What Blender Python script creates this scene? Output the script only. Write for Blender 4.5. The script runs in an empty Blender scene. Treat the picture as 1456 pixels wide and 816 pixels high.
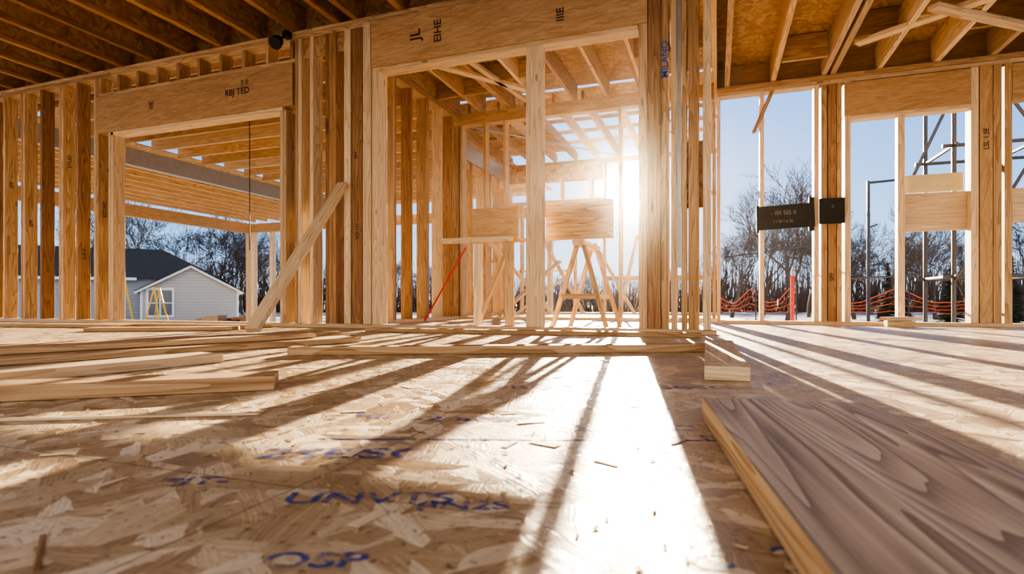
import bpy, math, random
from mathutils import Vector, Matrix
random.seed(7)
D = bpy.data
SC = bpy.context.scene
COL = SC.collection
GZ = -1.0   # outside ground level
TH = math.radians(20)

# ------------------------------------------------------------------ materials
class NT:
    def __init__(s, mat):
        s.t = mat.node_tree; s.n = s.t.nodes; s.l = s.t.links
    def new(s, typ, **kw):
        nd = s.n.new(typ)
        for k, v in kw.items():
            if k == 'ins':
                for i, val in v.items():
                    if isinstance(val, bpy.types.NodeSocket): s.l.new(val, nd.inputs[i])
                    else: nd.inputs[i].default_value = val
            else: setattr(nd, k, v)
        return nd
    def math(s, op, a, b=0.0, c=None):
        nd = s.n.new('ShaderNodeMath'); nd.operation = op
        for i, v in enumerate((a, b) if c is None else (a, b, c)):
            if isinstance(v, bpy.types.NodeSocket): s.l.new(v, nd.inputs[i])
            else: nd.inputs[i].default_value = v
        return nd.outputs[0]
    def mix(s, f, a, b, blend='MIX'):
        nd = s.n.new('ShaderNodeMix'); nd.data_type = 'RGBA'; nd.blend_type = blend
        for i, v in ((0, f), (6, a), (7, b)):
            if isinstance(v, bpy.types.NodeSocket): s.l.new(v, nd.inputs[i])
            else: nd.inputs[i].default_value = v
        return nd.outputs[2]
    def fmix(s, f, a, b):
        nd = s.n.new('ShaderNodeMix'); nd.data_type = 'FLOAT'
        for i, v in ((0, f), (2, a), (3, b)):
            if isinstance(v, bpy.types.NodeSocket): s.l.new(v, nd.inputs[i])
            else: nd.inputs[i].default_value = v
        return nd.outputs[0]
    def ramp(s, f, stops):
        nd = s.n.new('ShaderNodeValToRGB')
        e = nd.color_ramp.elements
        while len(e) < len(stops): e.new(0.5)
        for el, (p, c) in zip(e, stops): el.position = p; el.color = (*c, 1)
        s.l.new(f, nd.inputs[0]); return nd.outputs[0]

def newmat(name):
    m = D.materials.new(name); m.use_nodes = True
    return m, NT(m), m.node_tree.nodes['Principled BSDF']

def plain(name, col, rough=0.6, metal=0.0, noise=0.0, scale=20):
    m, t, b = newmat(name)
    b.inputs['Roughness'].default_value = rough; b.inputs['Metallic'].default_value = metal
    if noise:
        tc = t.new('ShaderNodeTexCoord')
        n = t.new('ShaderNodeTexNoise', ins={'Vector': tc.outputs['Object'], 'Scale': scale, 'Detail': 4.0})
        c = t.mix(n.outputs['Fac'], (*[x * (1 - noise) for x in col], 1), (*[min(1, x * (1 + noise)) for x in col], 1))
        t.l.new(c, b.inputs['Base Color'])
    else: b.inputs['Base Color'].default_value = (*col, 1)
    return m

def wood(name, dark, mid, light, rough=0.7, ring=1.0, bump=0.25, streak=1.0, ringamt=0.28, dist=0.004):
    m, t, b = newmat(name)
    uv = t.new('ShaderNodeUVMap').outputs[0]
    mp = t.new('ShaderNodeMapping', ins={0: uv, 3: (1.3, 55, 1)})
    n1 = t.new('ShaderNodeTexNoise', ins={'Vector': mp.outputs[0], 'Scale': 1.0, 'Detail': 6.0, 'Roughness': 0.65})
    mp2 = t.new('ShaderNodeMapping', ins={0: uv, 3: (0.7, 9, 1)})
    n2 = t.new('ShaderNodeTexNoise', ins={'Vector': mp2.outputs[0], 'Scale': 1.0, 'Detail': 1.5})
    rings = t.math('FRACT', t.math('MULTIPLY', n2.outputs['Fac'], 14 * ring))
    rings = t.math('POWER', rings, 2.0)
    f = t.math('ADD', t.math('MULTIPLY', n1.outputs['Fac'], 0.9 * streak), t.math('MULTIPLY', rings, -ringamt))
    col = t.ramp(f, [(0.1, dark), (0.38, mid), (0.62, light)])
    mp3 = t.new('ShaderNodeMapping', ins={0: uv, 3: (2.0, 6.0, 1)})
    v = t.new('ShaderNodeTexVoronoi', ins={'Vector': mp3.outputs[0], 'Scale': 1.0})
    k = t.math('LESS_THAN', v.outputs['Distance'], 0.07)
    col = t.mix(t.math('MULTIPLY', k, 0.6), col, (*[x * 0.35 for x in dark], 1))
    at = t.new('ShaderNodeAttribute', attribute_name='tint')
    tint = t.ramp(at.outputs['Fac'], [(0.0, (0.58, 0.50, 0.44)), (0.5, (0.93, 0.91, 0.89)), (1.0, (1.2, 1.2, 1.18))])
    col = t.mix(1.0, col, tint, 'MULTIPLY')
    t.l.new(col, b.inputs['Base Color'])
    b.inputs['Roughness'].default_value = rough
    bp = t.new('ShaderNodeBump', ins={'Strength': bump, 'Distance': dist, 'Height': f})
    t.l.new(bp.outputs[0], b.inputs['Normal'])
    return m

def osb(name, cols, rough=(0.3, 0.6), bump=0.5, scale=(7.5, 26), stretch_one=False, seams=False, tw=0.62):
    m, t, b = newmat(name)
    uv = t.new('ShaderNodeUVMap').outputs[0]
    nz = t.new('ShaderNodeTexNoise', ins={'Vector': uv, 'Scale': 14.0, 'Detail': 3.0})
    off = t.new('ShaderNodeVectorMath', operation='MULTIPLY_ADD', ins={0: nz.outputs['Color'], 1: (0.022, 0.022, 0), 2: uv}).outputs[0]
    best = None; tint = None; grain = None
    angs = [5, -8, 12] if stretch_one else [8, 62, -38, 105]
    for i, a in enumerate(angs):
        mp = t.new('ShaderNodeMapping', vector_type='TEXTURE', ins={0: off, 1: (i * 3.7, i * 1.9, 0), 2: (0, 0, math.radians(a)), 3: (1 / scale[0], 1 / scale[1], 1)})
        mul = 1.0 + 0.25 * (i % 3)
        v = t.new('ShaderNodeTexVoronoi', ins={'Vector': mp.outputs[0], 'Scale': mul})
        sp = t.new('ShaderNodeSeparateColor', ins={0: v.outputs['Color']})
        gm = t.new('ShaderNodeMapping', ins={0: mp.outputs[0], 3: (0.6, 6.0, 1)})
        gn = t.new('ShaderNodeTexNoise', ins={'Vector': gm.outputs[0], 'Scale': 1.6, 'Detail': 4.0}).outputs['Fac']
        p, q = sp.outputs[0], sp.outputs[1]
        if best is None: best, tint, grain = p, q, gn
        else:
            s = t.math('GREATER_THAN', p, best)
            tint = t.fmix(s, tint, q); grain = t.fmix(s, grain, gn); best = t.math('MAXIMUM', best, p)
    f = t.math('ADD', t.math('MULTIPLY', tint, tw), t.math('MULTIPLY', grain, 0.65))
    n = len(cols)
    col = t.ramp(f, [(0.12 + 0.9 * i / (n - 1), c) for i, c in enumerate(cols)])
    h = t.math('ADD', t.math('MULTIPLY', best, 1.6), t.math('MULTIPLY', grain, 0.7))
    if seams:
        sx = t.new('ShaderNodeSeparateXYZ', ins={0: uv})
        a1 = t.math('LESS_THAN', t.math('ABSOLUTE', t.math('SUBTRACT', t.math('FRACT', t.math('DIVIDE', t.math('ADD', sx.outputs[0], 50.55), 2.44)), 0.5)), 0.0006)
        a2 = t.math('LESS_THAN', t.math('ABSOLUTE', t.math('SUBTRACT', t.math('FRACT', t.math('DIVIDE', t.math('ADD', sx.outputs[1], 50.02), 1.22)), 0.5)), 0.0012)
        sm = t.math('MAXIMUM', a1, a2)
        col = t.mix(t.math('MULTIPLY', sm, 0.6), col, (0.05, 0.03, 0.02, 1))
        dn = t.new('ShaderNodeTexNoise', ins={'Vector': uv, 'Scale': 2.2, 'Detail': 8.0, 'Roughness': 0.7}).outputs['Fac']
        dm = t.ramp(dn, [(0.35, (0.66, 0.61, 0.56)), (0.65, (1.05, 1.03, 1.0))])
        col = t.mix(1.0, col, dm, 'MULTIPLY')
        dv = t.new('ShaderNodeTexNoise', ins={'Vector': uv, 'Scale': 70.0, 'Detail': 4.0, 'Roughness': 0.7}).outputs['Fac']
        dg = t.ramp(dv, [(0.33, (0.38, 0.31, 0.26)), (0.42, (1, 1, 1))])
        col = t.mix(1.0, col, dg, 'MULTIPLY')
        h = t.math('ADD', h, t.math('MULTIPLY', dv, 0.5))
    else:
        at = t.new('ShaderNodeAttribute', attribute_name='tint')
        tt = t.ramp(at.outputs['Fac'], [(0.0, (0.65, 0.58, 0.52)), (1.0, (1.1, 1.08, 1.05))])
        col = t.mix(1.0, col, tt, 'MULTIPLY')
    t.l.new(col, b.inputs['Base Color'])
    t.l.new(t.fmix(tint, rough[0], rough[1]), b.inputs['Roughness'])
    bp = t.new('ShaderNodeBump', ins={'Strength': bump, 'Distance': 0.003, 'Height': h})
    t.l.new(bp.outputs[0], b.inputs['Normal'])
    return m

M_STUD = wood('spruce_lumber', (0.34, 0.20, 0.095), (0.56, 0.375, 0.20), (0.73, 0.55, 0.34))
M_PALE = wood('pale_pine_lumber', (0.50, 0.36, 0.215), (0.72, 0.56, 0.37), (0.84, 0.71, 0.52))
M_ORNG = wood('fir_lumber', (0.23, 0.115, 0.05), (0.41, 0.235, 0.11), (0.55, 0.35, 0.175))
M_WEATH = wood('weathered_plank_wood', (0.24, 0.175, 0.12), (0.48, 0.37, 0.26), (0.74, 0.61, 0.45), rough=0.48, ring=1.1, bump=0.8, ringamt=0.36, dist=0.004)
M_OSB = osb('osb_sheathing', [(0.28, 0.16, 0.075), (0.48, 0.30, 0.15), (0.62, 0.43, 0.225), (0.74, 0.57, 0.34)], rough=(0.6, 0.85), bump=0.3)
M_LVL = osb('laminated_strand_lumber', [(0.38, 0.225, 0.105), (0.52, 0.345, 0.18), (0.63, 0.44, 0.25)], rough=(0.6, 0.8), bump=0.2, scale=(4, 60), stretch_one=True)
M_FLOOR = osb('osb_subfloor', [(0.22, 0.14, 0.08), (0.43, 0.31, 0.185), (0.59, 0.45, 0.28), (0.73, 0.59, 0.39), (0.89, 0.77, 0.57)], rough=(0.30, 0.58), bump=0.9, seams=True, tw=0.70, scale=(6.5, 22))
M_INK = plain('black_stamp_ink', (0.07, 0.04, 0.025), 0.7)
M_BLACK = plain('black_plastic', (0.015, 0.015, 0.016), 0.7)
M_STEEL = plain('galvanised_steel', (0.38, 0.39, 0.41), 0.45, 0.5, 0.2, 12)
M_DSTEEL = plain('dark_steel', (0.06, 0.06, 0.07), 0.5, 0.3)
M_RED = plain('red_paint', (0.80, 0.05, 0.02), 0.5)
M_ORANGE = plain('orange_netting', (0.85, 0.13, 0.03), 0.6)
M_YEL = plain('yellow_fibreglass', (0.85, 0.50, 0.04), 0.5)
M_BARK = plain('bare_bark', (0.10, 0.075, 0.06), 0.9, 0, 0.3, 6)
M_TWIG = plain('brush_twigs', (0.13, 0.09, 0.07), 0.9, 0, 0.4, 3)
M_NEEDLE = plain('conifer_needles', (0.035, 0.05, 0.025), 0.9, 0, 0.5, 4)
M_WHITE = plain('white_trim', (0.8, 0.8, 0.78), 0.6)
M_GLASS = plain('window_glass_dark', (0.12, 0.15, 0.18), 0.1)
M_WRAP = plain('pale_board', (0.78, 0.68, 0.42), 0.7, 0, 0.15, 8)
M_SHINGLE = plain('asphalt_shingles', (0.075, 0.066, 0.058), 1.0, 0, 0.4, 9)
M_SHINGLE.node_tree.nodes['Principled BSDF'].inputs['Specular IOR Level'].default_value = 0.05

M_BLUE, _t, _b = newmat('blue_stamp_ink')
_tc = _t.new('ShaderNodeTexCoord')
_n = _t.new('ShaderNodeTexNoise', ins={'Vector': _tc.outputs['Object'], 'Scale': 45.0, 'Detail': 5.0, 'Roughness': 0.7})
_a = _t.ramp(_n.outputs['Fac'], [(0.40, (0, 0, 0)), (0.56, (0.85, 0.85, 0.85))])
_b.inputs['Base Color'].default_value = (0.03, 0.07, 0.36, 1); _b.inputs['Roughness'].default_value = 0.45
_t.l.new(_a, _b.inputs['Alpha'])

def siding(name, col):
    m, t, b = newmat(name)
    tc = t.new('ShaderNodeTexCoord'); s = t.new('ShaderNodeSeparateXYZ', ins={0: tc.outputs['Object']})
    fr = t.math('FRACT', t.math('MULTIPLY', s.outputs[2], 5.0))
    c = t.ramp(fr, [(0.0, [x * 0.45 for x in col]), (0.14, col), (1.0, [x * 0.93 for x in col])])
    t.l.new(c, b.inputs['Base Color']); b.inputs['Roughness'].default_value = 0.6
    bp = t.new('ShaderNodeBump', ins={'Strength': 0.6, 'Distance': 0.03, 'Height': fr}); t.l.new(bp.outputs[0], b.inputs['Normal'])
    return m
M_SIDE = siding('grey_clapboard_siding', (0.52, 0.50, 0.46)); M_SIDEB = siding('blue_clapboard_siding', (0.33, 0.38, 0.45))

M_GROUND, _t, _b = newmat('winter_ground')
_tc = _t.new('ShaderNodeTexCoord')
_n = _t.new('ShaderNodeTexNoise', ins={'Vector': _tc.outputs['Object'], 'Scale': 0.22, 'Detail': 6.0, 'Roughness': 0.6})
_n2 = _t.new('ShaderNodeTexNoise', ins={'Vector': _tc.outputs['Object'], 'Scale': 3.0, 'Detail': 8.0})
_e = _t.ramp(_n2.outputs['Fac'], [(0.3, (0.12, 0.09, 0.06)), (0.7, (0.30, 0.24, 0.16))])
_f = _t.ramp(_n.outputs['Fac'], [(0.50, (0, 0, 0)), (0.58, (1, 1, 1))])
_t.l.new(_t.mix(_f, _e, (0.80, 0.82, 0.86, 1)), _b.inputs['Base Color']); _b.inputs['Roughness'].default_value = 0.8

# ------------------------------------------------------------------ mesh builder
class B:
    def __init__(s): s.v = []; s.f = []; s.uv = []; s.t = []; s.m = []; s.mats = []
    def mi(s, mat):
        if mat not in s.mats: s.mats.append(mat)
        return s.mats.index(mat)
    def obox(s, c, A, mat, tint=None, world_uv=False):
        c = Vector(c); A = [Vector(a) for a in A]; L = [a.length for a in A]
        lo = max(range(3), key=lambda i: L[i])
        ru, rv = random.uniform(0, 50), random.uniform(0, 50)
        tint = random.uniform(0.1, 0.95) if tint is None else tint
        k = s.mi(mat)
        if A[0].cross(A[1]).dot(A[2]) < 0: A[2] = -A[2]
        base = len(s.v)
        for i in (-1, 1):
            for j in (-1, 1):
                for l in (-1, 1): s.v.append(c + A[0] * i + A[1] * j + A[2] * l)
        idx = lambda i, j, l: base + (i > 0) * 4 + (j > 0) * 2 + (l > 0)
        for ax in range(3):
            a, b2 = [(1, 2), (2, 0), (0, 1)][ax]
            for sg in (-1, 1):
                q = [(-1, -1), (1, -1), (1, 1), (-1, 1)]
                if sg < 0: q = q[::-1]
                fc = []; us = []
                for (p, r) in q:
                    co = [0, 0, 0]; co[ax] = sg; co[a] = p; co[b2] = r
                    fc.append(idx(*co))
                    if world_uv:
                        w = s.v[fc[-1]]; us.append((w.x, w.y)); continue
                    pa, pb = p * L[a], r * L[b2]
                    if b2 == lo: pa, pb = pb, pa
                    us.append((pa + ru, pb + rv + ax * 1.3 + (sg > 0) * 0.7))
                s.f.append(fc); s.uv.append(us); s.t.append(tint); s.m.append(k)
    def box(s, x0, x1, y0, y1, z0, z1, mat=None, tint=None, world_uv=False):
        s.obox(((x0 + x1) / 2, (y0 + y1) / 2, (z0 + z1) / 2),
               ((abs(x1 - x0) / 2, 0, 0), (0, abs(y1 - y0) / 2, 0), (0, 0, abs(z1 - z0) / 2)), mat or M_STUD, tint, world_uv)
    def beam(s, p0, p1, w, d, mat=None, up=(0, 0, 1), tint=None):
        p0, p1 = Vector(p0), Vector(p1); a = (p1 - p0); n = a.normalized()
        u = Vector(up); u = (u - n * u.dot(n))
        if u.length < 1e-4: u = Vector((0, 1, 0)); u = u - n * u.dot(n)
        u.normalize(); r = n.cross(u)
        s.obox((p0 + p1) / 2, (a / 2, r * w / 2, u * d / 2), mat or M_STUD, tint)
    def tube(s, pts, rads, n, mat, tint=0.5):
        k = s.mi(mat); rings = []
        for i, p in enumerate(pts):
            p = Vector(p)
            d = (Vector(pts[min(i + 1, len(pts) - 1)]) - Vector(pts[max(i - 1, 0)]))
            d.normalize()
            u = d.cross(Vector((0.3, 0.9, 0.2))); u.normalize(); w = d.cross(u)
            st = len(s.v)
            for j in range(n):
                a = 2 * math.pi * j / n; s.v.append(p + (u * math.cos(a) + w * math.sin(a)) * rads[i])
            rings.append(st)
        for r0, r1 in zip(rings, rings[1:]):
            for j in range(n):
                j2 = (j + 1) % n
                s.f.append([r0 + j, r0 + j2, r1 + j2, r1 + j]); s.uv.append([(0, 0)] * 4); s.t.append(tint); s.m.append(k)
        for st, rev in ((rings[0], True), (rings[-1], False)):
            if n > 4:
                fc = [st + j for j in range(n)]
                if rev: fc.reverse()
                s.f.append(fc); s.uv.append([(0, 0)] * n); s.t.append(tint); s.m.append(k)
    def poly(s, pts, mat, tint=0.5):
        st = len(s.v); s.v += [Vector(p) for p in pts]
        s.f.append(list(range(st, st + len(pts)))); s.uv.append([(p[0], p[2] if len(p) > 2 else 0) for p in pts]); s.t.append(tint); s.m.append(s.mi(mat))
    def mesh(s, name):
        me = D.meshes.new(name); me.from_pydata([tuple(v) for v in s.v], [], s.f)
        uvl = me.uv_layers.new(name='UVMap'); at = me.attributes.new('tint', 'FLOAT', 'FACE')
        fl = [c for us in s.uv for u in us for c in u]
        uvl.data.foreach_set('uv', fl); at.data.foreach_set('value', s.t)
        for m in s.mats: me.materials.append(m)
        me.polygons.foreach_set('material_index', s.m); me.update(); return me
    def obj(s, name, bevel=0.0, loc=(0, 0, 0), rotz=0, parent=None):
        o = D.objects.new(name, s.mesh(name)); COL.objects.link(o); o.location = loc; o.rotation_euler.z = rotz
        if bevel:
            md = o.modifiers.new('bevel', 'BEVEL'); md.width = bevel; md.segments = 2; md.limit_method = 'ANGLE'
        if parent: o.parent = parent
        return o

def text(name, body, size, loc, xdir, ydir, mat, parent, stretch=1.0, bold=0.015):
    c = D.curves.new(name, 'FONT'); c.body = body; c.size = size; c.align_x = 'CENTER'; c.align_y = 'CENTER'
    c.offset = size * bold
    o = D.objects.new(name, c); COL.objects.link(o); c.materials.append(mat)
    x = Vector(xdir).normalized(); y = Vector(ydir).normalized(); z = x.cross(y)
    m = Matrix((x * stretch, y, z)).transposed().to_4x4(); m.translation = Vector(loc)
    o.matrix_world = m; o.parent = parent
    return o

# ------------------------------------------------------------------ floor
b = B()
b.box(-9.8, 5.2, -2.0, 4.62, -0.03, 0, M_FLOOR, world_uv=True)
b.box(-3.75, 0.0, 4.62, 10.4, -0.03, 0, M_FLOOR, world_uv=True)
b.box(0.0, 5.2, 4.62, 6.78, -0.03, 0, M_FLOOR, world_uv=True)
floor = b.obj('floor')
b = B()
b.box(-9.8, -3.75, 4.50, 4.60, -0.33, -0.031, M_LVL); b.box(-3.75, 0, 10.3, 10.38, -0.33, -0.031, M_LVL)
b.box(0.0, 5.2, 6.68, 6.76, -0.33, -0.031, M_LVL); b.box(-3.73, -3.65, 4.6, 10.3, -0.33, -0.031, M_LVL)
CONC = plain('concrete', (0.4, 0.4, 0.39), 0.85, 0, 0.2, 5)
b.box(-9.8, -3.75, 4.45, 4.58, GZ - 0.1, -0.34, CONC); b.box(-3.75, 0, 10.2, 10.36, GZ - 0.1, -0.34, CONC)
b.box(0.0, 5.2, 6.6, 6.74, GZ - 0.1, -0.34, CONC); b.box(-3.73, -3.6, 4.6, 10.3, GZ - 0.1, -0.34, CONC)
b.obj('floor_rim_foundation')
FS = D.objects.new('floor_stamp_lettering', None); COL.objects.link(FS)
xr = (math.cos(TH), math.sin(TH), 0); yr = (-math.sin(TH), math.cos(TH), 0)
def camfloor(X, Y): return (X * math.cos(TH) - Y * math.sin(TH), X * math.sin(TH) + Y * math.cos(TH), 0.0012)
for body, size, X, Y in (('2SBSC', 0.085, -0.27, 0.92), ('UNVTS', 0.055, -0.18, 0.71), ('(IN2S', 0.04, -0.06, 0.685), ('=JT-', 0.045, -0.44, 0.78), ('-2 ac%', 0.07, -0.10, 1.19), ('hi:', 0.07, -0.30, 1.22),
                         ('25BNLC', 0.065, 0.22, 1.10), ('uS Na', 0.06, 0.34, 1.02), ('OSP', 0.045, -0.19, 0.54), ('2SBSC', 0.08, 0.50, 1.62), ('-SB 2', 0.08, 0.02, 1.62), ('C', 0.05, 0.19, 0.54), ('2ac', 0.05, 0.30, 0.55)):
    text('stamp_text', body, size, camfloor(X, Y), xr, yr, M_BLUE, FS, 1.25)
lb = B(); p = camfloor(-0.35, 1.02); q = camfloor(0.62, 1.0)
lb.beam((p[0], p[1], 0.0007), (q[0], q[1], 0.0007), 0.006, 0.0006, M_BLUE)
p = camfloor(-0.44, 0.52); q = camfloor(-0.50, 0.60); lb.beam((p[0], p[1], 0.001), (q[0], q[1], 0.001), 0.005, 0.0008, M_ORNG)
lb.obj('chalk_line', parent=FS)

# ------------------------------------------------------------------ central / left framing wall  (Y = 4.40 .. 4.54)
Y0, Y1 = 4.40, 4.54
w = B()
w.box(-9.7, 0.0, Y0, Y1, 0, 0.038, M_PALE)
w.box(-9.7, -6.4, Y0, Y1, 2.78, 2.82); w.box(-6.4, -3.0, Y0, Y1, 2.78, 2.82); w.box(-9.7, -3.0, Y0, Y1, 2.822, 2.86); w.box(-3.0, 0, Y0, Y1, 2.80, 2.86)
for u in (-9.6, -9.3, -8.95, -8.62, -8.32, -7.98, -7.94, -7.62, -7.28, -7.24, -6.98, -6.68, -6.64):
    w.box(u, u + 0.038, Y0, Y1, 0.038, 2.78, random.choice([M_STUD, M_STUD, M_PALE, M_ORNG]))
for u in (-6.44, -6.40): w.box(u, u + 0.038, Y0, Y1, 0.038, 2.15, M_PALE)
w.box(-6.62, -3.86, Y0 - 0.012, Y1, 2.15, 2.56, M_LVL, 0.45)
w.box(-6.40, -3.99, Y0, Y1, 2.112, 2.149, M_PALE)
w.box(-6.62, -3.84, Y0, Y1, 2.562, 2.60)
u = -6.6
while u < -3.9: w.box(u, u + 0.038, Y0, Y1, 2.60, 2.78); u += 0.30
for u in (-4.02, -3.98): w.box(u, u + 0.038, Y0, Y1, 0.038, 2.11, M_PALE)
for u, ma in ((-3.84, M_STUD), (-3.80, M_PALE), (-3.66, M_PALE), (-3.48, M_ORNG), (-3.44, M_ORNG), (-3.40, M_ORNG)):
    w.box(u, u + 0.038, Y0, Y1, 0.038, 2.78, ma)
w.box(-3.27, -3.20, Y0, Y1, 0.038, 2.78, M_PALE); w.box(-3.18, -3.07, Y0, Y1, 0.038, 2.78, M_ORNG)
w.box(-3.05, -2.97, Y0 - 0.02, Y1, 0.038, 2.80, M_PALE, 0.6); w.box(-2.965, -2.89, Y0, Y1, 0.038, 2.38, M_PALE, 0.7)
w.box(-2.965, -0.50, Y0 - 0.02, Y1, 2.38, 2.80, M_LVL, 0.8)
w.box(-2.89, -0.57, Y0, Y1, 2.342, 2.379, M_PALE)
w.box(-1.48, -1.34, Y0, Y0 + 0.09, 0.038, 2.342, M_PALE, 0.65)
for a, c, ma, ti, dy in ((-0.565, -0.50, M_STUD, .6, 0), (-0.495, -0.40, M_ORNG, .4, 0), (-0.395, -0.345, M_STUD, .3, 0), (-0.325, -0.285, M_PALE, .4, 0.0), (-0.25, -0.212, M_STUD, .5, 0),
                         (-0.20, -0.125, M_STUD, .3, 0), (-0.095, -0.04, M_PALE, .7, -0.03)):
    w.box(a, c, Y0 + dy, Y1, 0.038, 2.38 if a < -0.5 else 2.80, ma, ti)
w.box(-0.27, -0.05, Y0 + 0.03, Y0 + 0.06, 0.95, 1.45, M_OSB, 0.2)
w.box(-0.282, -0.25, Y0 - 0.008, Y0 - 0.001, 0.5, 2.6, M_STEEL, 0.2)
w.box(-3.9, -3.1, Y0 + 0.02, Y0 + 0.06, 2.60, 2.775, M_OSB)
WC = w.obj('wall_center', 0.003)
X1, Z1 = (1, 0, 0), (0, 0, 1)
yy = Y0 - 0.0145
text('header_stamp', 'RBJ TED', 0.09, (-4.55, yy, 2.36), X1, Z1, M_INK, WC)
text('header_stamp', '|| |||', 0.06, (-4.45, yy, 2.45), X1, Z1, M_INK, WC)
text('header_stamp', 'IIE', 0.09, (-5.75, yy, 2.37), (0, 0, 1), (-1, 0, 0), M_INK, WC)
yy = Y0 - 0.023
text('header_stamp', 'JL', 0.14, (-2.50, yy, 2.60), (0, 0, 1), (-1, 0, 0), M_INK, WC, 1.0)
text('header_stamp', 'EIHE', 0.10, (-2.28, yy, 2.60), (0, 0, 1), (-1, 0, 0), M_INK, WC)
text('header_stamp', 'IIIE', 0.09, (-1.18, yy, 2.55), (0, 0, 1), (-1, 0, 0), M_INK, WC)
text('stud_stamp', 'MILANO', 0.075, (-0.37, Y0 - 0.003, 2.08), (0, 0, 1), (-1, 0, 0), plain('blue_print', (0.03, 0.12, 0.5)), WC)
for (u, z, s) in ((-3.135, 1.6, 'SPF'), (-3.12, 0.9, 'KD HT'), (-3.46, 1.9, 'S-GRN')):
    text('stud_stamp', s, 0.05, (u, Y0 - 0.003, z), (0, 0, 1), (-1, 0, 0), M_INK, WC)
for (u, z, s) in ((-7.24 + 0.04, 1.9, 'STUD'), (-7.94 + 0.04, 1.2, 'SPF'), (-8.28, 1.7, 'SPF'), (-6.64 + 0.04, 1.3, 'KD HT'), (-6.94, 0.8, 'S-P-F')):
    text('stud_stamp', s, 0.06, (u, 4.47, z), (0, 0, 1), (0, -1, 0), M_INK, WC)
b = B()   # small black clamp light fixed to the top plate
b.box(-3.93, -3.87, 4.33, 4.395, 2.79, 2.85, M_BLACK); b.tube([(-3.9, 4.34, 2.80), (-3.9, 4.27, 2.74)], [0.012, 0.012], 8, M_BLACK)
b.tube([(-3.9, 4.285, 2.755), (-3.9, 4.25, 2.72), (-3.9, 4.20, 2.67)], [0.02, 0.05, 0.065], 12, M_BLACK)
b.obj('clamp_light')

w = B()
w.box(-3.54, -3.40, 4.56, 7.18, 0, 0.038, M_PALE); w.box(-3.54, -3.40, 4.56, 7.18, 2.78, 2.86)
for v, ma in ((4.75, M_ORNG), (5.08, M_STUD), (5.45, M_PALE), (5.49, M_ORNG), (5.85, M_ORNG), (6.22, M_STUD), (6.26, M_STUD), (6.62, M_PALE), (6.95, M_ORNG)):
    w.box(-3.54, -3.40, v, v + 0.038, 0.038, 2.78, ma)
w.obj('wall_partition', 0.003)
w = B()
w.box(-3.84, -3.70, 7.36, 10.2, 0, 0.038); w.box(-3.84, -3.70, 7.36, 10.2, 2.72, 2.80)
for v in (7.5, 7.9, 8.3, 8.75, 9.1, 9.5, 9.9): w.box(-3.84, -3.70, v, v + 0.038, 0.038, 2.72, random.choice([M_STUD, M_PALE]))
w.box(-3.84, -3.78, 8.8, 9.9, 0.95, 1.0); w.box(-3.80, -3.74, 7.6, 10.1, 2.35, 2.5, M_LVL)
w.obj('wall_left_wing', 0.003)

# second cross wall  Y=7.2
w = B()
w.box(-3.84, 0.0, 7.20, 7.34, 0, 0.038, M_PALE)
w.box(-3.68, -3.57, 7.20, 7.34, 0.038, 2.72, M_ORNG); w.box(-3.54, -3.42, 7.20, 7.34, 0.038, 2.72, M_STUD); w.box(-3.40, -3.362, 7.2, 7.34, 0.038, 2.72, M_PALE)
w.box(-3.84, 0.0, 7.20, 7.34, 2.72, 2.88, M_LVL)
for a in (-3.05, -2.75, -1.175, -0.16, -0.12, -0.05): w.box(a, a + 0.038, 7.2, 7.34, 0.038, 2.72, M_STUD)
w.obj('wall_middle', 0.003)

# planks resting on trestle legs in the second room
b = B()
b.box(-2.34, -1.66, 4.56, 4.60, 0.768, 0.815, M_PALE, 0.7); b.box(-2.05, -1.62, 4.605, 4.645, 0.768, 1.075, M_LVL, 0.9); b.box(-1.37, -0.80, 4.61, 4.65, 0.768, 1.09, M_STUD, 0.8)
b.box(-1.75, -1.30, 4.655, 4.69, 0.768, 0.80, M_STUD)
b.obj('stacked_planks', 0.002)
def sawhorse(loc, wdt, h):
    e = B()
    for y in (-0.3, 0.25):
        e.beam((-0.03, y, h), (-wdt, y * 1.2, 0.0), 0.035, 0.05, M_STUD, up=(0, 1, 0)); e.beam((0.03, y, h), (wdt, y * 1.2, 0.0), 0.035, 0.05, M_STUD, up=(0, 1, 0))
        e.beam((-wdt * 0.62, y * 1.1 - 0.045, h * 0.40), (wdt * 0.62, y * 1.1 - 0.045, h * 0.40), 0.025, 0.04, M_STUD)
    e.box(-0.045, 0.045, -0.42, 0.35, h, h + 0.045, M_PALE)
    e.obj('sawhorse', 0.002, loc=loc)
sawhorse((-1.09, 5.0, 0), 0.24, 0.722)
b = B()
for x in (-2.04, -1.74): b.box(x, x + 0.075, 4.60, 4.64, 0, 0.767, M_PALE)
b.beam((-2.02, 4.66, 0.05), (-1.72, 4.66, 0.74), 0.03, 0.06, M_STUD, up=(0, 1, 0))
b.obj('plank_stand', 0.002)

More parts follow.
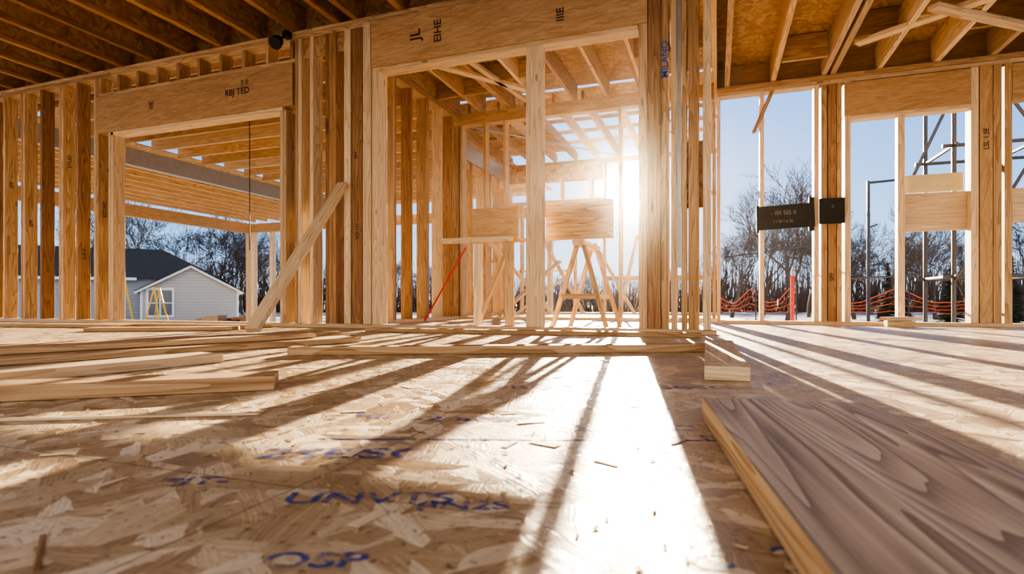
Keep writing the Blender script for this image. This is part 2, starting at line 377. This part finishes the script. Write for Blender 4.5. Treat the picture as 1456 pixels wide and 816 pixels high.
# back wall Y=10.2
w = B()
w.box(-3.84, 0.0, 10.2, 10.34, 0, 0.038); w.box(-3.84, -1.98, 10.2, 10.34, 2.50, 2.80, M_OSB, 0.5); w.box(-3.84, 0, 10.2, 10.34, 2.80, 2.86, M_STUD); w.box(-3.84, -1.9, 10.18, 10.34, 2.08, 2.14, M_PALE); w.box(-0.75, 0, 10.18, 10.34, 2.08, 2.14, M_PALE)
for a in (-3.80, -3.3, -2.75, -2.2): w.box(a, a + 0.05, 10.2, 10.34, 2.14, 2.5, M_PALE)
for a in (-3.80, -3.55, -3.0, -2.5): w.box(a, a + 0.038, 10.2, 10.34, 0.038, 2.08, M_STUD)
for a in (-1.95, -0.75, -0.05): w.box(a, a + 0.038, 10.2, 10.34, 0.038, 2.80, M_STUD)
w.box(-3.8, -2.5, 10.2, 10.34, 0.80, 0.84, M_PALE)
w.box(-1.91, 0, 10.2, 10.34, 0.62, 0.70, M_STUD)
w.obj('wall_back', 0.003)

# right wall Y=6.6
w = B()
w.box(0, 5.2, 6.6, 6.74, 0, 0.038, M_PALE); w.box(0, 2.6, 6.6, 6.74, 2.50, 2.54, M_PALE); w.box(2.6, 5.2, 6.6, 6.74, 2.5, 2.54, M_PALE); w.box(0, 5.2, 6.58, 6.74, 2.542, 2.59, M_STUD)
for a, c, ma, ti in ((0.0, 0.038, M_PALE, .7), (0.435, 0.478, M_PALE, .95), (0.955, 1.0, M_PALE, .8), (1.02, 1.075, M_STUD, .4), (1.085, 1.16, M_ORNG, .5), (1.165, 1.21, M_STUD, .6), (1.235, 1.29, M_PALE, .7),
                     (2.30, 2.36, M_PALE, .9), (2.37, 2.47, M_LVL, .8), (2.475, 2.54, M_STUD, .5), (2.56, 2.62, M_STUD, .6), (4.2, 4.24, M_PALE, .6), (4.25, 4.30, M_STUD, .6)):
    w.box(a, c, 6.6, 6.74, 0.038, 2.50, ma, ti)
w.box(1.23, 2.30, 6.595, 6.74, 2.15, 2.49, M_LVL, 0.7); w.box(2.62, 4.2, 6.595, 6.74, 2.15, 2.49, M_LVL, 0.7)
w.box(1.29, 2.30, 6.6, 6.74, 2.112, 2.149, M_PALE)
w.box(1.70, 1.76, 6.60, 6.70, 0.038, 2.112, M_PALE, 0.9)
w.box(1.72, 2.30, 6.70, 6.74, 0.95, 1.33, M_PALE, 0.75); w.box(2.62, 3.4, 6.70, 6.74, 1.0, 1.33, M_PALE, 0.8)
w.box(1.78, 2.28, 6.72, 6.74, 1.34, 1.52, M_WRAP, 0.8)
w.box(0, 5.2, 6.70, 6.735, 2.592, 2.848, M_LVL)
w.beam((0.37, 6.55, 2.05), (0.56, 6.62, 2.50), 0.05, 0.03, M_STUD)
WR = w.obj('wall_right', 0.003)
for (u, z, s) in ((1.12, 0.5, 'SPF'), (2.42, 1.8, 'LSL 1.5E')):
    text('stud_stamp', s, 0.06, (u, 6.595, z), (0, 0, 1), (-1, 0, 0), M_INK, WR)

w = B()
w.beam((0.40, 6.57, 1.13), (0.955, 6.57, 1.15), 0.03, 0.25, M_BLACK); w.box(0.90, 0.95, 6.55, 6.585, 0.98, 1.33, M_BLACK); w.box(1.0, 1.23, 6.56, 6.598, 1.05, 1.31, M_BLACK)
w.box(0.40, 0.43, 6.56, 6.59, 0.98, 1.27, M_BLACK)
BS = w.obj('black_wall_bracket', 0.002)
MW = plain('pale_print', (0.22, 0.20, 0.18))
text('bracket_print', '- IIII SIS II', 0.065, (0.66, 6.553, 1.18), X1, Z1, MW, BS, 1, 0); text('bracket_print', 'I I III I II III', 0.045, (0.66, 6.553, 1.09), X1, Z1, MW, BS, 1, 0)
text('bracket_print', 'II', 0.05, (1.12, 6.558, 1.22), X1, Z1, MW, BS, 1, 0)

# ------------------------------------------------------------------ ceilings
def ijoist(w, x, y0, y1, z0, z1, ma=M_STUD):
    w.box(x - 0.03, x + 0.03, y0, y1, z0, z0 + 0.04, ma); w.box(x - 0.03, x + 0.03, y0, y1, z1 - 0.04, z1, ma)
    w.box(x - 0.006, x + 0.006, y0, y1, z0 + 0.04, z1 - 0.04, M_OSB, 0.2)
w = B()
w.box(-9.8, 0.0, -1.6, 4.56, 3.14, 3.16, M_OSB, world_uv=True, tint=0.1); w.box(-3.9, 0.0, 4.57, 7.36, 3.12, 3.14, M_OSB, world_uv=True)
x = -9.6
while x < -3.2: ijoist(w, x, -1.5, 4.54, 2.865, 3.138, M_ORNG); x += 0.48
x = -3.15
while x < -0.1: ijoist(w, x, -1.5, 4.54, 2.865, 3.138, M_ORNG); x += 0.48
w.box(-9.8, 0, 4.545, 4.56, 2.862, 3.138, M_OSB)
for x in (-3.5, -3.1, -2.70, -2.66, -2.25, -1.78, -1.35, -0.92, -0.88, -0.45, -0.05):
    w.box(x, x + 0.038, 4.57, 7.34, 2.882, 3.118, M_PALE if int(x * 100) % 2 else M_STUD)
for (xa, xb, y) in ((-3.45, -2.72, 5.6), (-2.6, -1.8, 6.3), (-1.7, -0.95, 5.5), (-3.45, -2.72, 6.6), (-0.84, -0.1, 6.2)): w.box(xa, xb, y, y + 0.038, 2.9, 3.11, M_STUD)
w.beam((-3.3, 5.0, 2.86), (-2.0, 6.9, 2.86), 0.09, 0.038, M_PALE); w.beam((-2.6, 5.1, 2.86), (-2.3, 7.1, 2.86), 0.06, 0.038, M_PALE)
w.obj('ceiling', 0.002)
w = B()
w.box(0.0, 5.2, -1.0, 6.76, 2.85, 2.87, M_OSB, world_uv=True); w.box(-0.03, 0.0, 0.0, 7.3, 2.6, 3.15, M_LVL)
for x, d in ((0.08, 0.05), (0.54, 0.05), (1.02, 0.05), (1.10, 0.05), (1.52, 0.045), (2.0, 0.05), (2.45, 0.05), (2.95, 0.05), (3.4, .05), (3.9, .05), (4.4, .05), (4.9, .05)):
    w.box(x, x + d, -0.95, 6.69, 2.592, 2.848, M_PALE if x > 0.9 else M_STUD)
for (a, c) in (((1.2, 5.9, 2.60), (2.5, 5.0, 2.60)), ((1.6, 5.3, 2.57), (2.9, 6.3, 2.57)), ((2.1, 4.6, 2.57), (3.2, 6.0, 2.57))): w.beam(a, c, 0.09, 0.038, M_PALE)
for (xa, xb, y) in ((1.15, 1.5, 5.8), (1.57, 2.0, 5.5), (2.05, 2.43, 5.9), (2.5, 2.95, 5.3), (0.6, 1.0, 6.1)): w.box(xa, xb, y, y + 0.038, 2.60, 2.84, M_STUD)
w.obj('ceiling_right', 0.002)
w = B()
for x in (-3.8, -3.35, -2.9, -2.5, -2.1, -1.7, -1.3, -0.9, -0.5, -0.1): w.box(x, x + 0.04, 7.36, 10.4, 2.885, 3.05, M_STUD)
for y in (7.9, 8.5, 9.1, 9.7): w.box(-3.84, 0.0, y, y + 0.09, 3.052, 3.09, M_STUD)
w.box(-3.84, -2.6, 8.2, 10.4, 3.095, 3.11, M_OSB); w.box(-3.84, 0, 7.4, 8.0, 3.095, 3.11, M_OSB); w.beam((-3.7, 7.4, 2.86), (-1.6, 10.3, 2.875), 0.04, 0.02, M_STEEL)
w.beam((-3.72, 7.4, 2.6), (-3.72, 10.1, 2.6), 0.05, 0.25, M_STEEL)
w.obj('roof_rafters', 0.002)

w = B()
w.box(-13.7, -9.2, 4.7, 13.7, 2.90, 2.92, M_OSB); w.box(-9.2, -3.9, 4.7, 13.7, 3.06, 3.08, M_OSB)
w.box(-9.2, -9.08, 4.7, 13.6, 2.50, 2.78, M_STEEL)
w.box(-13.65, -13.5, 4.7, 13.6, 2.33, 2.63, M_LVL, 0.6); w.box(-13.65, -3.9, 13.5, 13.65, 2.36, 2.62, M_LVL, 0.6)
x = -13.3
while x < -9.3: w.box(x, x + 0.045, 4.75, 13.5, 2.66, 2.898, M_STUD, 0.9); x += 0.46
y = 4.9
while y < 13.4: w.box(-9.05, -3.9, y, y + 0.045, 2.80, 3.058, M_PALE if int(y * 10) % 3 == 0 else M_STUD); y += 0.5
w.box(-9.05, -3.9, 4.7, 4.74, 2.80, 3.058, M_LVL)
for (x, y) in ((-13.65, 13.5), (-13.45, 13.5), (-12.75, 13.52), (-13.65, 4.8), (-13.65, 9), (-3.98, 13.5), (-9.2, 13.5), (-9.2, 4.7)): w.box(x, x + 0.12, y, y + 0.14, GZ, 2.36, M_PALE)
w.obj('porch_roof', 0.002)
b = B(); b.tube([(-5.6, 5.6, 2.8), (-5.62, 5.62, 1.8), (-5.6, 5.6, 0.9)], [0.006] * 3, 6, M_DSTEEL); b.obj('hanging_cable')

# ------------------------------------------------------------------ loose lumber on the floor
BOARDS = []
def board(name, p0, p1, wd, th, mat, z=0.0, tint=None, lean=None, side=None):
    b = B()
    if lean: b.beam(p0, p1, wd, th, mat, up=lean, tint=tint)
    else:
        b.beam((p0[0], p0[1], z + th / 2 + 0.001), (p1[0], p1[1], z + th / 2 + 0.001), wd, th, mat, tint=tint)
        BOARDS.append((Vector((p0[0], p0[1])), Vector((p1[0], p1[1])), wd / 2 + 0.02))
    if side:
        k = b.mi(side)
        for i in range(4): b.m[i] = k
    return b.obj(name, 0.003)
d = Vector((0.11, -0.766, 0)).normalized(); n = Vector((-d.y, d.x, 0))
c0 = Vector((-0.03, 1.265, 0)) + n * 0.16
pl = board('foreground_plank', c0, c0 + d * 2.2, 0.32, 0.044, M_WEATH, tint=0.75, side=M_STUD)
board('loose_board', (0.03, 1.88), (0.01, 3.15), 0.135, 0.045, M_PALE, tint=0.5)
board('loose_board', (-1.20, 1.30), (-2.35, 0.42), 0.13, 0.040, M_STUD, tint=0.35)
board('loose_board', (-1.96, 1.76), (-2.30, -0.1), 0.16, 0.036, M_PALE, tint=0.3)
board('loose_board', (-2.15, 2.95), (-3.05, 0.4), 0.24, 0.030, M_STUD, tint=0.6)
board('loose_board', (-2.65, 3.45), (-3.7, 0.9), 0.18, 0.030, M_STUD, tint=0.4)
board('loose_board', (-2.28, 2.75), (-3.0, 0.8), 0.12, 0.025, M_STUD, z=0.032, tint=0.7)
board('loose_board', (-1.86, 2.10), (-0.05, 2.96), 0.09, 0.038, M_STUD, tint=0.4)
board('loose_board', (-2.7, 3.95), (-0.1, 4.1), 0.10, 0.03, M_STUD, tint=0.3)
board('loose_board', (-5.8, 3.9), (-3.9, 4.1), 0.14, 0.03, M_STUD, tint=0.3)
board('loose_board', (-4.9, 3.2), (-3.9, 3.75), 0.2, 0.03, M_STUD, tint=0.5)
board('loose_board', (-7.8, 3.4), (-5.2, 3.75), 0.2, 0.03, M_STUD, tint=0.4)
board('wood_shim', (-1.42, 0.72), (-0.94, 0.97), 0.018, 0.006, M_PALE, tint=0.5)
board('leaning_board', (-2.98, 3.0, 0.05), (-3.24, 4.345, 1.33), 0.10, 0.04, M_PALE, tint=0.65, lean=(0, 0, 1))
b = B(); b.box(1.55, 1.78, 6.35, 6.48, 0, 0.06, M_PALE); b.beam((1.5, 6.3, 0.08), (1.85, 6.5, 0.08), 0.08, 0.035, M_PALE); b.obj('offcut_pile', 0.003)
b = B(); b.tube([(-3.3, 6.0, 0.02), (-3.24, 7.05, 0.98)], [0.012, 0.012], 8, M_RED); b.obj('red_strap')
b = B()
b.beam((-3.2, 8.2, 0.03), (-2.6, 9.6, 0.95), 0.09, 0.04, M_PALE); b.beam((-3.3, 9.3, 0.03), (-2.3, 9.5, 0.8), 0.09, 0.04, M_PALE); b.beam((-3.0, 9.9, 1.4), (-2.2, 9.7, 0.04), 0.09, 0.04, M_STUD); b.beam((-3.6, 8.6, 1.3), (-2.8, 9.8, 0.04), 0.09, 0.04, M_PALE)
b.beam((-1.6, 9.9, 0.04), (-1.2, 9.2, 1.3), 0.05, 0.04, M_STUD); b.beam((-1.9, 9.2, 1.2), (-1.3, 9.6, 0.04), 0.05, 0.04, M_STUD)
b.obj('diagonal_brace', 0.002)

def on_board(x, y):
    p = Vector((x, y))
    for a, c, r in BOARDS:
        f = max(0, min(1, (p - a).dot(c - a) / (c - a).length_squared))
        if (p - (a + (c - a) * f)).length < r: return True
    return False
b = B()
for i in range(1000):
    if i < 350: cx, cy = random.gauss(-1.0, 0.2), random.gauss(1.75, 0.22)
    else: cx, cy = random.uniform(-3.5, 1.6), random.uniform(0.6, 4.2)
    if i % 4 == 0: cx, cy = random.uniform(-1.0, 0.1), random.uniform(0.5, 2.0)
    a = random.uniform(0, math.pi); l = random.uniform(0.001, 0.006) * (1.8 if i % 9 == 0 else 1); wd = random.uniform(0.0007, 0.0025)
    if on_board(cx, cy): continue
    ax = Vector((math.cos(a), math.sin(a), random.uniform(-.15, .15))); ay = Vector((-math.sin(a), math.cos(a), 0)); az = ax.cross(ay)
    b.obox((cx, cy, 0.0015), (ax * l, ay * wd, az * 0.0006), M_STUD, random.uniform(0.2, .9))
for i in range(60):
    cx, cy = random.uniform(-1.1, 0.2), random.uniform(0.5, 2.4)
    if on_board(cx, cy): continue
    a = random.uniform(0, math.pi); l = random.uniform(0.012, 0.032); wd = random.uniform(0.004, 0.011)
    ax = Vector((math.cos(a), math.sin(a), random.uniform(-.02, .02))); ay = Vector((-math.sin(a), math.cos(a), 0)); az = ax.cross(ay)
    b.obox((cx, cy, 0.0014), (ax * l, ay * wd, az * 0.0004), M_PALE, random.uniform(0.3, .9))
b.obj('wood_chips')

# ------------------------------------------------------------------ outside
b = B(); b.box(-160, 160, -60, 220, GZ - 0.2, GZ, M_GROUND); b.obj('ground')
def C(X, Y, z=0): return Vector((X * math.cos(TH) - Y * math.sin(TH), X * math.sin(TH) + Y * math.cos(TH), z))

h = B()   # neighbour house, local origin at the middle of the gable front
hw = 2.75; ez, az = 1.05, 2.6; g = GZ
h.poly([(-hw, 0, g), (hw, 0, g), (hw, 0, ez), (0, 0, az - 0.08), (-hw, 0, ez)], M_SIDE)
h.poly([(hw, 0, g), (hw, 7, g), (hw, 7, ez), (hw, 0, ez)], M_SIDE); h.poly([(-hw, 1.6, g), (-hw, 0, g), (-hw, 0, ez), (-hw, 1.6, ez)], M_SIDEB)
for s in (-1, 1):
    xe = s * (hw + 0.35); zz = ez - 0.19
    q = [(xe, -0.3, zz), (0, -0.3, az), (0, 7, az), (xe, 7, zz)]
    h.poly(q, M_SHINGLE); h.poly([(x_, y_, z_ - 0.1) for x_, y_, z_ in q][::-1], M_WHITE)
    h.beam((xe, -0.32, zz - 0.07), (0, -0.32, az - 0.07), 0.05, 0.16, M_WHITE)
    h.beam((xe, -0.35, zz + 0.01), (0, -0.35, az + 0.01), 0.05, 0.05, M_SHINGLE)
    h.box(s * hw - 0.06, s * hw + 0.06, -0.03, 0.03, g, ez, M_WHITE)
h.box(-2.5, -0.95, -0.06, -0.01, -0.8, 1.1, M_WHITE); h.box(-2.36, -1.78, -0.08, -0.055, -0.65, 0.95, M_GLASS); h.box(-1.68, -1.08, -0.08, -0.055, -0.65, 0.95, M_GLASS)
h.box(-2.4, -1.0, -0.1, -0.07, 0.1, 0.16, M_WHITE)
X0, X1_, F, R, E, T = -20, 1.5, 1.6, 9.5, 1.75, 4.0
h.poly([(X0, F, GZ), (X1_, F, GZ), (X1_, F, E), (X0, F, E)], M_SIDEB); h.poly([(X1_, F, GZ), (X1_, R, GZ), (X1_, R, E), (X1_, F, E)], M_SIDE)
ov = 0.4; m = (F + R) / 2
h.poly([(X0, F - ov, E), (X1_ + ov, F - ov, E), (X1_ - 3.6, m, T), (X0, m, T)], M_SHINGLE); h.poly([(X1_ + ov, F - ov, E), (X1_ + ov, R + ov, E), (X1_ - 3.6, m, T)], M_SHINGLE)
h.poly([(X0, m, T), (X1_ - 3.6, m, T), (X1_ + ov, R + ov, E), (X0, R + ov, E)], M_SHINGLE)
h.box(X0, -hw - 0.4, F - ov - 0.05, F - ov, E - 0.15, E + 0.02, M_WHITE)
h.obj('neighbor_house', loc=C(-21.1, 37.0), rotz=TH + 0.47)

def ladder(X, Y, hgt):
    e = B()
    for s in (-1, 1):
        e.beam((s * 0.3, -0.5, 0), (s * 0.16, 0, hgt), 0.05, 0.09, M_YEL); e.beam((s * 0.3, 0.55, 0), (s * 0.16, 0, hgt), 0.04, 0.06, M_YEL)
    for i in range(1, 7):
        f = i / 7.0; e.box(-0.3 + 0.14 * f, 0.3 - 0.14 * f, -0.5 + 0.5 * f, -0.4 + 0.5 * f, hgt * f, hgt * f + 0.03, M_STEEL)
    e.box(-0.2, 0.2, -0.1, 0.1, hgt, hgt + 0.04, M_YEL)
    e.obj('stepladder', loc=C(X, Y, GZ), rotz=TH + 1.3)
ladder(-22.2, 32.0, 2.6); ladder(-20.2, 32.0, 2.0)
b = B()
for i in range(14):
    c = C(random.uniform(-11.6, -10.2), random.uniform(21, 22), GZ + random.uniform(0.1, 0.5)); b.obox(c, ((random.uniform(.15, .5), 0.1, 0.05), (0, random.uniform(.1, .3), 0), (0.02, 0, random.uniform(.08, .25))), M_DSTEEL if i % 2 else M_ORNG)
b.obj('debris_pile')

def tree(name, seed, H, depth=5, spread=0.6):
    r = random.Random(seed); e = B()
    def grow(p, d, L, rad, lv):
        pts = [p]; rads = [rad]; q = p.copy(); dd = d.copy(); nseg = 4 if lv > 2 else 3
        for i in range(nseg):
            dd = (dd + Vector((r.gauss(0, .13), r.gauss(0, .13), r.gauss(0.04, .08)))).normalized(); q = q + dd * L / nseg
            pts.append(q.copy()); rads.append(rad * (1 - 0.5 * (i + 1) / nseg))
        e.tube(pts, rads, 6 if lv >= depth - 1 else 3, M_BARK)
        if lv == 0: return
        nch = r.randint(4, 5) if lv >= 2 else r.randint(3, 4)
        for k in range(nch):
            f = 0.35 + 0.65 * (k + 1) / nch if lv < depth else 0.3 + 0.7 * (k + 1) / nch
            ii = min(nseg, max(1, int(round(f * nseg)))); a = r.uniform(0, 2 * math.pi); sp = r.uniform(0.5, 1.2) * spread
            u = dd.cross(Vector((0.1, 0.7, 0.3))).normalized(); v = dd.cross(u)
            nd = (dd + (u * math.cos(a) + v * math.sin(a)) * sp * 1.3).normalized(); nd.z = max(nd.z, 0.0)
            grow(pts[ii], nd.normalized(), L * r.uniform(0.55, 0.8), max(rads[ii] * 0.62, 0.011), lv - 1)
    grow(Vector((0, 0, -0.05)), Vector((0, 0, 1)), H * 0.36, H * 0.016, depth)
    return e.mesh(name)
T = [tree('bare_tree_mesh', s, 9.0, 5, sp) for s, sp in ((1, 0.55), (2, 0.5), (3, 0.7))]
def puttree(px, Y, H, k=None):
    X = (px - 728) / 800 * Y
    o = D.objects.new('bare_tree', T[k if k is not None else random.randrange(3)]); COL.objects.link(o); o.location = C(X, Y, GZ); s = H / 9.0; o.scale = (s, s, s); o.rotation_euler.z = random.uniform(0, 6.28)
for px, Y, H in ((1040, 42, 10), (1118, 30, 10.4), (1150, 44, 10), (1085, 48, 11), (1215, 38, 9), (1255, 34, 8), (1290, 48, 9), (1330, 38, 8), (1240, 52, 9), (1375, 45, 9), (1450, 36, 10), (1500, 40, 9), (1185, 52, 11), (1022, 52, 9), (1560, 38, 9),
                 (190, 54, 14), (245, 51, 12), (300, 54, 13), (345, 52, 10), (385, 50, 9), (430, 54, 9.5), (130, 54, 13), (500, 50, 8), (560, 54, 8),
                 (600, 53, 6.5), (660, 54, 6), (705, 53, 6), (760, 54, 5.5), (830, 54, 5), (960, 53, 5.5)):
    puttree(px, Y, H)
b = B(); r = random.Random(5)
for i in range(8000):
    px = r.uniform(-200, 1750); Y = r.uniform(62, 68); c = C((px - 728) / 800 * Y, Y, GZ)
    if 560 < px < 1000: H = r.uniform(1.3, 4.4)
    else: H = r.uniform(1.6, 6.2) + (2 if r.random() < 0.1 else 0)
    t1 = c + Vector((r.gauss(0, .5), r.gauss(0, .5), H)); mid = (c + t1) / 2 + Vector((r.gauss(0, .15), 0, 0))
    b.tube([c, mid, t1], [0.062, 0.046, 0.016], 3, M_TWIG)
b.obj('brush_thicket')
def conifer(px, Y, H, W):
    e = B(); e.tube([(0, 0, 0), (0, 0, H)], [0.08, 0.015], 6, M_BARK); rr = random.Random(int(px))
    for i in range(420):
        f = rr.random() ** 1.3; z = 0.2 + f * (H - 0.2); L = W * (1 - f) * rr.uniform(.6, 1) + 0.05; a = rr.uniform(0, 6.28); dr = Vector((math.cos(a), math.sin(a), -0.25)); sd = Vector((-math.sin(a), math.cos(a), 0)) * (0.07 + 0.06 * (1 - f))
        p = Vector((0, 0, z)); e.poly([p, p + dr * L * .6 + sd, p + dr * L, p + dr * L * .6 - sd], M_NEEDLE)
    e.obj('conifer', loc=C((px - 728) / 800 * Y, Y, GZ))
for a in ((1262, 23, 2.9, .8), (1283, 24.5, 2.4, .8), (1352, 23, 2.8, .9), (1190, 24, 2.2, .8), (1440, 23, 3.1, .9)): conifer(*a)

b = B(); c = C(10.97, 22, GZ); b.tube([c, c + Vector((0, 0, 2.25))], [0.075, 0.075], 8, M_RED); b.obj('red_marker_post')
b = B(); c = C(9.5, 15, GZ); rt = Vector((math.cos(TH), math.sin(TH), 0))
b.tube([c, c + Vector((0, 0, 4.45))], [0.045, 0.04], 8, M_DSTEEL); b.tube([c + Vector((0, 0, 4.4)), c + Vector((0, 0, 4.5)) + rt * 0.95], [0.035, 0.03], 8, M_DSTEEL); b.tube([c + Vector((0, 0, 3.2)), c + Vector((0, 0, 3.3)) + rt * 0.25], [0.025, 0.02], 6, M_DSTEEL)
b.obj('site_pole')
b = B()   # sagging orange safety netting with posts
def netpt(i, j, n, A, Bp):
    f = i / n; p = A.lerp(Bp, f); sag = abs(math.sin(f * math.pi * 2 + 0.4))
    return Vector((p.x, p.y, GZ + 0.90 + j * 0.28 - sag * (0.05 + 0.17 * j) + 0.02 * math.sin(i * 1.7 + j)))
for A, Bp in ((C(7.3, 20, 0), C(9.6, 19, 0)), (C(10.8, 20, 0), C(16.0, 18, 0)), (C(17, 18, 0), C(21, 17, 0))):
    n_ = 20
    for j in range(4): b.tube([netpt(i, j, n_, A, Bp) for i in range(n_ + 1)], [0.010 if j != 3 else 0.016] * (n_ + 1), 3, M_ORANGE)
    for i in range(0, n_):
        for j in range(3): b.tube([netpt(i, j, n_, A, Bp), netpt(i + (1 if j % 2 else 0), j + 1, n_, A, Bp)], [0.003] * 2, 3, M_ORANGE)
    for f in (0, 1 / 2, 1): p = A.lerp(Bp, f); b.tube([(p.x, p.y, GZ), (p.x, p.y, 0.85)], [0.025] * 2, 5, M_DSTEEL)
b.obj('orange_safety_fence')
b = B()
for x in (2.72, 3.55, 4.5, 5.5):
    for y in (8.3, 9.3): b.tube([(x, y, GZ), (x, y, 5.2)], [0.026] * 2, 8, M_DSTEEL)
for z in (0.55, 2.15, 3.6):
    for y in (8.3, 9.3): b.tube([(2.6, y, z), (5.6, y, z)], [0.022] * 2, 8, M_DSTEEL)
    for x in (2.72, 3.55, 4.5, 5.5): b.tube([(x, 8.2, z), (x, 9.4, z)], [0.022] * 2, 8, M_DSTEEL)
for a, c in (((2.3, 8.3, 1.8), (2.72, 8.3, 2.8)), ((2.72, 8.25, 0.5), (3.55, 8.25, 2.1)), ((3.55, 8.25, 2.1), (4.5, 8.25, 0.55)), ((3.55, 8.25, 2.15), (4.5, 8.25, 3.6)), ((2.72, 8.25, 3.6), (3.55, 8.25, 2.15))): b.tube([a, c], [0.018] * 2, 6, M_DSTEEL)
b.tube([(1.4, 9.0, 0.55), (2.6, 9.0, 0.6)], [0.014] * 2, 6, M_DSTEEL); b.tube([(0.1, 9.0, 0.9), (1.3, 9.0, 1.05)], [0.01] * 2, 6, M_DSTEEL)
b.obj('scaffold')

# ------------------------------------------------------------------ light
sd = Vector((-0.1426, 0.9714, 0.190)).normalized()
L = D.lights.new('sun', 'SUN'); L.energy = 17; L.angle = math.radians(0.4); L.color = (1.0, 0.81, 0.56)
lo = D.objects.new('sun', L); COL.objects.link(lo); lo.rotation_euler = sd.to_track_quat('Z', 'Y').to_euler(); lo.location = (-3, 20, 8)
W = D.worlds.new('sky'); SC.world = W; W.use_nodes = True; t = NT(W); bg = W.node_tree.nodes['Background']
tc = t.new('ShaderNodeTexCoord'); dr = t.new('ShaderNodeVectorMath', operation='NORMALIZE', ins={0: tc.outputs['Generated']}).outputs[0]
sp = t.new('ShaderNodeSeparateXYZ', ins={0: dr})
sky = t.ramp(sp.outputs[2], [(0.0, (0.50, 0.64, 0.82)), (0.10, (0.29, 0.50, 0.79)), (0.30, (0.10, 0.29, 0.69)), (0.9, (0.07, 0.24, 0.64))])
back = t.ramp(sp.outputs[2], [(0.0, (1.4, 1.13, 0.86)), (0.25, (1.2, 1.07, 0.93)), (0.8, (0.4, 0.52, 0.75))])  # warm, brighter fill added to the sky behind the camera to light the interior
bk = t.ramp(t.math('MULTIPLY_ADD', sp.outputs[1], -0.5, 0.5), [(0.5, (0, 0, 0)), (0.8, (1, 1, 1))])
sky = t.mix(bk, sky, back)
gr = t.math('GREATER_THAN', sp.outputs[2], -0.01)
sky = t.mix(gr, (0.35, 0.28, 0.20, 1), sky)
dt = t.math('MAXIMUM', t.new('ShaderNodeVectorMath', operation='DOT_PRODUCT', ins={0: dr, 1: tuple(sd)}).outputs['Value'], 0.0)
def addg(col, p, amp, c):
    g = t.math('MULTIPLY', t.math('POWER', dt, p), amp)
    cc = t.new('ShaderNodeVectorMath', operation='SCALE', ins={0: c}); t.l.new(g, cc.inputs['Scale'])
    return t.new('ShaderNodeVectorMath', operation='ADD', ins={0: col, 1: cc.outputs[0]}).outputs[0]
sky = addg(sky, 12, 0.20, (1, .97, .9)); sky = addg(sky, 150, 0.22, (1, .93, .78)); sky = addg(sky, 3000, 14, (1, .88, .62)); sky = addg(sky, 9000, 300, (1, .92, .75))
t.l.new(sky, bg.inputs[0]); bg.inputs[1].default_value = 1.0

# thin scattering volume added through the house to spread a glow around the sun
M_HAZE = D.materials.new('sun_glow_haze'); M_HAZE.use_nodes = True; t = NT(M_HAZE)
t.n.remove(t.n['Principled BSDF'])
vs = t.new('ShaderNodeVolumeScatter', ins={'Color': (1, 0.90, 0.74, 1), 'Density': 0.0009, 'Anisotropy': 0.935})
t.l.new(vs.outputs[0], t.n['Material Output'].inputs['Volume'])
b = B(); b.box(-14.5, 5.3, -3, 8.15, GZ + 0.01, 4.5, M_HAZE); b.obj('sun_glow_haze')

# ------------------------------------------------------------------ camera
cam = D.cameras.new('camera'); co = D.objects.new('camera', cam); COL.objects.link(co); SC.camera = co
co.location = (0, 0, 0.25); co.rotation_euler = (math.radians(90), 0, TH)
cam.sensor_width = 36; cam.lens = 800 / 1456 * 36; cam.shift_y = 20 / 1456; cam.clip_start = 0.02; cam.clip_end = 500
cam.dof.use_dof = True; cam.dof.focus_distance = 2.5; cam.dof.aperture_fstop = 4.5
SC.view_settings.view_transform = 'AgX'
SC.view_settings.look = 'AgX - High Contrast'
SC.view_settings.exposure = 0.7
